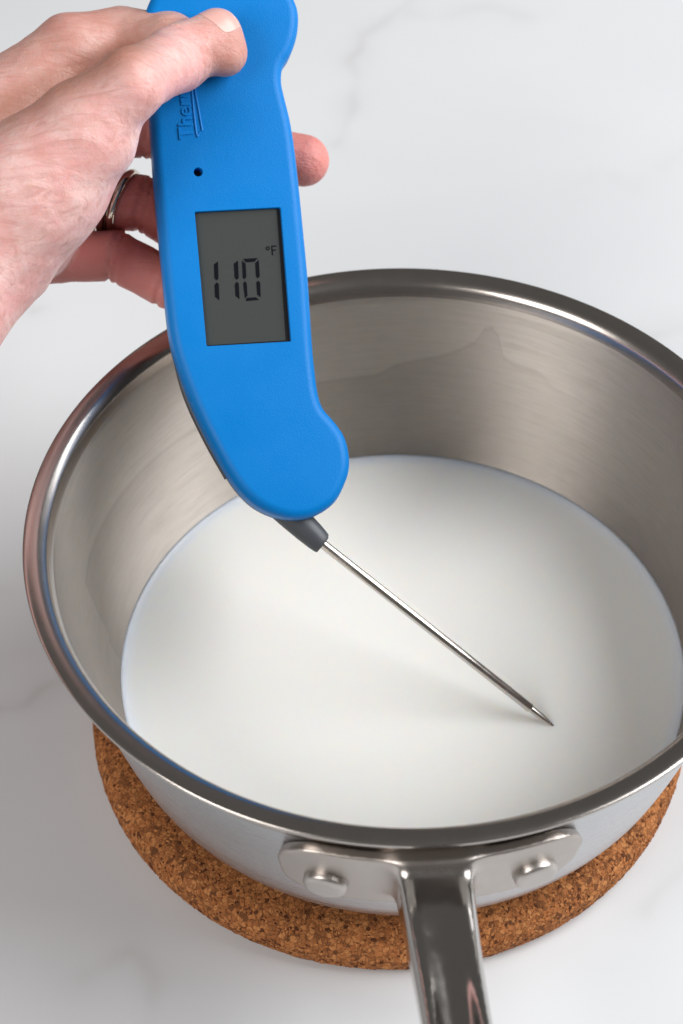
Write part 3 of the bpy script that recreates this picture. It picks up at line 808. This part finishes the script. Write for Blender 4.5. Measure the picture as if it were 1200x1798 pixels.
def build_hand():
    lo = camspace(-520, 960, 60.5); hi = camspace(620, -60, 48)
    lo = np.array([-17.6, -1.2, -61.0]); hi = np.array([0.2, 16.2, -47.5])
    V, F = sdf_mesh(hand_sdf, lo, hi, .10, newton=3)
    # shallow folds: flexion creases and the web between thumb and index
    W = to_world(V)
    n = np.array([noise.fractal(Vector(v) * 1.3, 1.0, 2.0, 3) for v in V])
    f0 = lambda Q: hand_sdf(Q[:, 0], Q[:, 1], Q[:, 2])
    G = np.stack([f0(V + np.eye(3)[i] * .05) - f0(V - np.eye(3)[i] * .05) for i in range(3)], 1); G /= np.maximum(np.linalg.norm(G, axis=1), 1e-6)[:, None]
    dpx = 600 + FPX * V[:, 0] / -V[:, 2]; dpy = 899 - FPX * V[:, 1] / -V[:, 2]
    disp = n * .028
    def crease(ch, k, depth, wd, sh=0.0):
        a = ch[k][0]; d = ch[k + 1][0] - ch[k - 1][0]; d = d / np.linalg.norm(d)
        q = (V - a) @ d - sh + n * .05
        near = np.linalg.norm(V - a, axis=1) < ch[k][1] * 1.9
        return -depth * np.exp(-(q / wd) ** 2) * near
    for ch in (middle, ringf, little):
        own = seg_dist(V, ch) < .08
        disp += np.where(own, crease(ch, 2, .10, .05, .02) + crease(ch, 2, .05, .05, .22) + crease(ch, 3, .07, .05), 0)
    own = seg_dist(V, thumb[:3]) < .1
    disp += np.where(own, crease(thumb, 1, .05, .06, .05) + crease(thumb, 1, .04, .05, -.12) + crease(thumb, 1, .035, .05, -.28), 0)
    for nc in (camspace(394, 50, fd(400, 45, 0) - .66), camspace(548, 286, fd(520, 282, -1.9) + .55)):
        disp *= 1 - np.exp(-(np.linalg.norm(V - nc, axis=1) / .85) ** 6)
    W = to_world(V + G * disp[:, None])
    o = mesh_obj('hand', W, F, MAT['skin']); recalc(o)
    fing = np.minimum(np.minimum(seg_dist(V, middle[1:]), seg_dist(V, ringf[1:])), seg_dist(V, little[1:]))
    red = np.clip(1 - np.maximum(fing, 0) / .35, 0, 1) * .95
    tip = np.exp(-((dpx - 400) ** 2 + (dpy - 75) ** 2) / 60 ** 2) * .35 + np.exp(-((dpx - 320) ** 2 + (dpy - 150) ** 2) / 45 ** 2) * .45
    tan_shade = np.clip(1 - np.maximum(seg_dist(V, index), 0) / .8, 0, 1) * .55
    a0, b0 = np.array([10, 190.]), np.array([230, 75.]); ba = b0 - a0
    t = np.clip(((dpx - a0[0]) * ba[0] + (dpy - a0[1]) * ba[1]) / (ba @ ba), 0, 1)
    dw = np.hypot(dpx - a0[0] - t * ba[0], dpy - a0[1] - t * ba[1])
    tan_shade = np.maximum(tan_shade, np.exp(-(dw / 45) ** 2) * .85)  # brown strip on the web also carries the valley's shade as colour
    col = np.stack([np.clip(red + tip, 0, 1), np.clip(tan_shade, 0, 1), np.zeros(len(V)), np.ones(len(V))], 1)
    ca = o.data.color_attributes.new('tone', 'FLOAT_COLOR', 'POINT'); ca.data.foreach_set('color', col.astype(np.float32).ravel())
    tag(o, 'left hand gripping the blue thermometer, thumb across its front', 'hand')
    d1 = fd(400, 45, 0) - .66
    nail(o, (394, 50, d1), (.86, -.50, -.12), 1.05, .95, (.15, .60, .78), 1.9)
    d2 = fd(520, 282, -1.9) + .55
    nail(o, (548, 286, d2), (1, .14, .10), .85, .72, (0.1, 0, -1), 1.9)
    # rings on the ring finger
    a = ringf[1][0]; b = ringf[2][0]; ax = (b - a) / np.linalg.norm(b - a)
    ax = ax + np.array([0.0, -0.34, .06]); ax /= np.linalg.norm(ax)
    e1 = np.cross(ax, [0, 0, 1.]); e1 /= np.linalg.norm(e1); e2 = np.cross(ax, e1)
    for k, (t, wd) in enumerate(((.56, .19), (.56 + .17, .17))):
        t0 = (199 + (k * 18) - 120) / 132
        c = a + (b - a) * t0
        R0 = (ringf[1][1] + (ringf[2][1] - ringf[1][1]) * t0) + .04
        prof = [(-wd, 0.0), (-wd, .06), (-wd * .75, .115), (0, .14), (wd * .75, .115), (wd, .06), (wd, 0.0), (0, -.03)]
        n = 96; Vv, Ff = [], []; m = len(prof)
        for i in range(n):
            q = 2 * math.pi * i / n
            rdir = e1 * math.cos(q) + e2 * math.sin(q)
            for (x, y) in prof: Vv.append(c + ax * x * .75 + rdir * (R0 + y))
        for i in range(n):
            j = (i + 1) % n
            for q in range(m): Ff.append((i * m + q, i * m + (q + 1) % m, j * m + (q + 1) % m, j * m + q))
        r = mesh_obj('finger_ring', to_world(np.array(Vv)), Ff, MAT['ring'], angle=60); recalc(r)
        tag(r, ['polished silver ring on the ring finger, nearest the palm', 'polished silver ring on the ring finger, nearest the thermometer'][k], 'ring', 'stacked rings on one finger')
build_hand()
